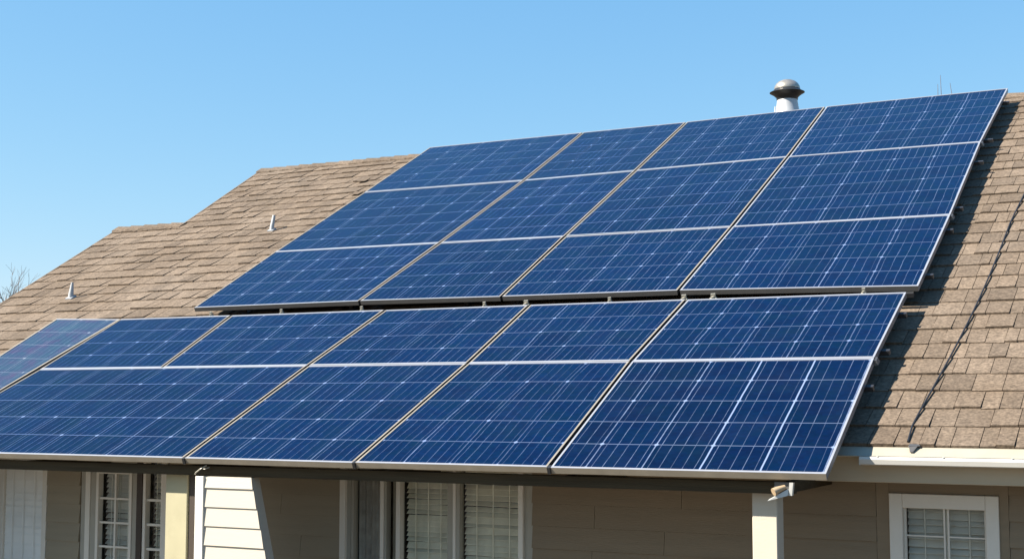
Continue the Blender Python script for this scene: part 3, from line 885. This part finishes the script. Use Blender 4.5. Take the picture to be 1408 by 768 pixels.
# cable down the right slope
cab = MB()
pts = []
for k in range(41):
    t_ = k / 40
    s_ = 0.82 + t_ * 9.5
    x_ = 0.285 + .049 * s_ 
    x_ += .055 * math.sin((s_ - .8) / 4.6 * math.pi) if s_ < 5.4 else 0
    if s_ < 1.2: x_ += .25 * (1.2 - s_) ** 2
    pts.append(rp(x_, s_, .022))
cab.tube(pts, .007, 8)
cable = cab.build('cable', M['black'], smooth=True, origin=pts[0])
tag(cable, 'black cable running down the right roof slope to the gutter', 'cable')
for k in (31,):
    m_ = MB()
    p = pts[k]; d = (pts[k + 1] - pts[k]).normalized(); sx = Vector((1, 0, 0))
    nrm = Vector((0, -sp_, cp))
    m_.solid([p - sx * .035 - d * .012 - nrm * .016, p + sx * .035 - d * .012 - nrm * .016, p + sx * .035 + d * .012 - nrm * .016, p - sx * .035 + d * .012 - nrm * .016],
             [p - sx * .016 - d * .012 + nrm * .016, p + sx * .016 - d * .012 + nrm * .016, p + sx * .016 + d * .012 + nrm * .016, p - sx * .016 + d * .012 + nrm * .016])
    m_.build('cable_clip', M['skirt'], cable, origin=pts[0])


# curled loose shingle tabs
def loose(x, s_, wd, label, lift=.05, l=.16):
    m_ = MB()
    prev = None
    for k in range(6):
        t_ = k / 5
        ss = s_ + l * (1 - t_); nn = .02 + lift * t_ * t_
        cur = [rp(x, ss, nn), rp(x + wd, ss, nn * (.7 + .3 * (1 - t_))), rp(x + wd, ss, nn * .7 + .3 * nn * (1 - t_) + .008), rp(x, ss, nn + .008)]
        if prev: m_.solid(prev, cur, tone=.95)
        prev = cur
    tag(m_.build('loose_shingle', M['shingle'], origin=rp(x, s_, 0)), label, 'shingle', 'curled loose shingles')
loose(-9.05, 8.88, .14, 'curled loose shingle high on the left slope near the ridge', .018)
loose(-8.76, 8.20, .14, 'curled loose shingle lower on the left slope, close to the upper array', .015)

# torn flap of flashing at the eave
m_ = MB()
e0 = Vector((0.37, 0.772, z(.160)))
m_.solid([e0, e0 + Vector((.085, 0, .002)), e0 + Vector((.085, .05, .022)), e0 + Vector((0, .05, .022))],
         [e0 + Vector((.012, -.012, .006)), e0 + Vector((.080, -.004, .008)), e0 + Vector((.085, .05, .027)), e0 + Vector((0, .05, .027))])
m_.solid([e0 + Vector((.022, -.05, -.034)), e0 + Vector((.045, -.05, -.036)), e0 + Vector((.065, -.001, .003)), e0 + Vector((.012, -.001, .003))],
         [e0 + Vector((.024, -.054, -.030)), e0 + Vector((.043, -.054, -.032)), e0 + Vector((.068, -.004, .008)), e0 + Vector((.008, -.004, .008))])
tag(m_.build('flashing_flap', M['skirt'], origin=e0), 'torn grey flap of flashing bent over the drip edge below the cable', 'flashing')

# floodlight under the right end of the array
lx, ly, lz = -0.31, 0.07, z(-.06)
fl = empty('flood_light', (lx, ly, lz), 'small floodlight with amber lens and white visor on the right end of the porch beam', 'floodlight')
m_ = MB(); m_.box(lx - .05, lx + .05, ly - .018, ly - .002, lz - .055, lz + .0); m_.tube([(lx + .01, ly - .01, lz - .03), (lx + .01, ly - .07, lz - .045)], .012, 8)
m_.build('bracket', M['skirt'], fl, origin=(lx, ly, lz))
m_ = MB()
m_.tube([(lx + .03, ly - .05, lz - .03), (lx - .005, ly - .085, lz - .045), (lx - .03, ly - .11, lz - .06)], [.016, .022, .027], 12)
m_.build('lamp_housing', M['lens'], fl, smooth=True, origin=(lx, ly, lz))
m_ = MB()
m_.solid([(lx - .065, ly - .13, lz - .118), (lx + .05, ly - .06, lz - .085), (lx + .055, ly - .03, lz - .080), (lx - .05, ly - .09, lz - .11)],
         [(lx - .055, ly - .12, lz - .105), (lx + .055, ly - .05, lz - .040), (lx + .06, ly - .02, lz - .040), (lx - .04, ly - .08, lz - .095)])
m_.solid([(lx + .055, ly - .05, lz - .085), (lx + .075, ly - .045, lz - .085), (lx + .075, ly - .01, lz - .085), (lx + .055, ly - .01, lz - .085)],
         [(lx + .06, ly - .05, lz - .0), (lx + .085, ly - .045, lz - .0), (lx + .085, ly - .01, lz - .0), (lx + .06, ly - .01, lz - .0)])
m_.build('visor', M['gutter'], fl, origin=(lx, ly, lz))

# loose wire end by the left post
m_ = MB(); m_.tube([(-5.15, .062, z(-.055)), (-5.20, .045, z(-.085)), (-5.25, .05, z(-.115)), (-5.27, .06, z(-.13))], .006, 6)
m_.tube([(-5.12, .062, z(-.07)), (-5.16, .05, z(-.085)), (-5.20, .055, z(-.08))], .004, 6)
tag(m_.build('wire_end', M['clampm'], origin=(-5.15, .062, z(-.055))), 'loose pale wire end hanging on the beam beside the left porch post', 'wire')

# ------------------------------------------------------------------ bare trees beyond the house
def tree(base, h, label, spread, seed, lean=0.0, depth=6, r0=.16):
    rr = random.Random(seed)
    root = empty('bare_tree', base, label, 'tree')
    tr = MB(); br = MB()
    B = Vector(base)
    top = B + Vector((lean, 0, h * .42))
    tr.tube([B, B + Vector((lean * .3, .05, h * .2)), top], [r0, r0 * .8, r0 * .6], 10)
    def grow(p, d, l, r, lev):
        q = p + d * l * .5 + Vector((rr.uniform(-1, 1), rr.uniform(-1, 1), rr.uniform(-.3, .6))) * l * .06
        e = p + d * l
        br.tube([p, q, e], [r, r * .8, r * .6], 5 if lev < 3 else 4)
        if lev >= depth: return
        for k in range(3 if lev < 4 else 2):
            a = Vector((rr.gauss(0, 1), rr.gauss(0, 1), rr.gauss(0.25, .6))).normalized()
            nd = (d + a * spread).normalized()
            grow(e if k < 2 else q, nd, l * rr.uniform(.62, .8), r * .55, lev + 1)
    for k in range(4):
        a = Vector((rr.gauss(0, 1), rr.gauss(0, 1), 0)).normalized()
        grow(top, (Vector((0, 0, 1)) + a * .55).normalized(), h * .22, r0 * .55, 1)
    tr.build('trunk', M['bark'], root, smooth=True, origin=base)
    br.build('crown', M['bark'], root, origin=base)
    return root
tree((-31.6, 22.0, 0), 6.6, 'bare leafless tree beyond the left end of the roof', .62, 5)
# whip-like twigs of a bare sapling behind the ridge
sb = Vector((-2.5, 19.5, 0))
sap = empty('bare_sapling', sb, 'thin bare sapling behind the house, its twig tips just over the ridge', 'tree')
m_ = MB(); m_.tube([sb, sb + Vector((.05, 0, 2.4)), sb + Vector((0, 0, 4.6))], [.05, .04, .03], 8); m_.build('trunk', M['bark'], sap, origin=sb)
m_ = MB()
SAPTIPS = ((-.13, 9.18), (.17, 9.18), (-.06, 9.36))
for dx, tz in SAPTIPS:
    m_.tube([sb + Vector((0, 0, 4.4)), sb + Vector((dx * 1.3, .05, 6.8)), sb + Vector((dx * 1.1, .02, 8.5)), sb + Vector((dx * .8 - .03, 0, tz))], [.028, .018, .011, .004], 6)
m_.build('twig', M['bark'], sap, origin=sb)
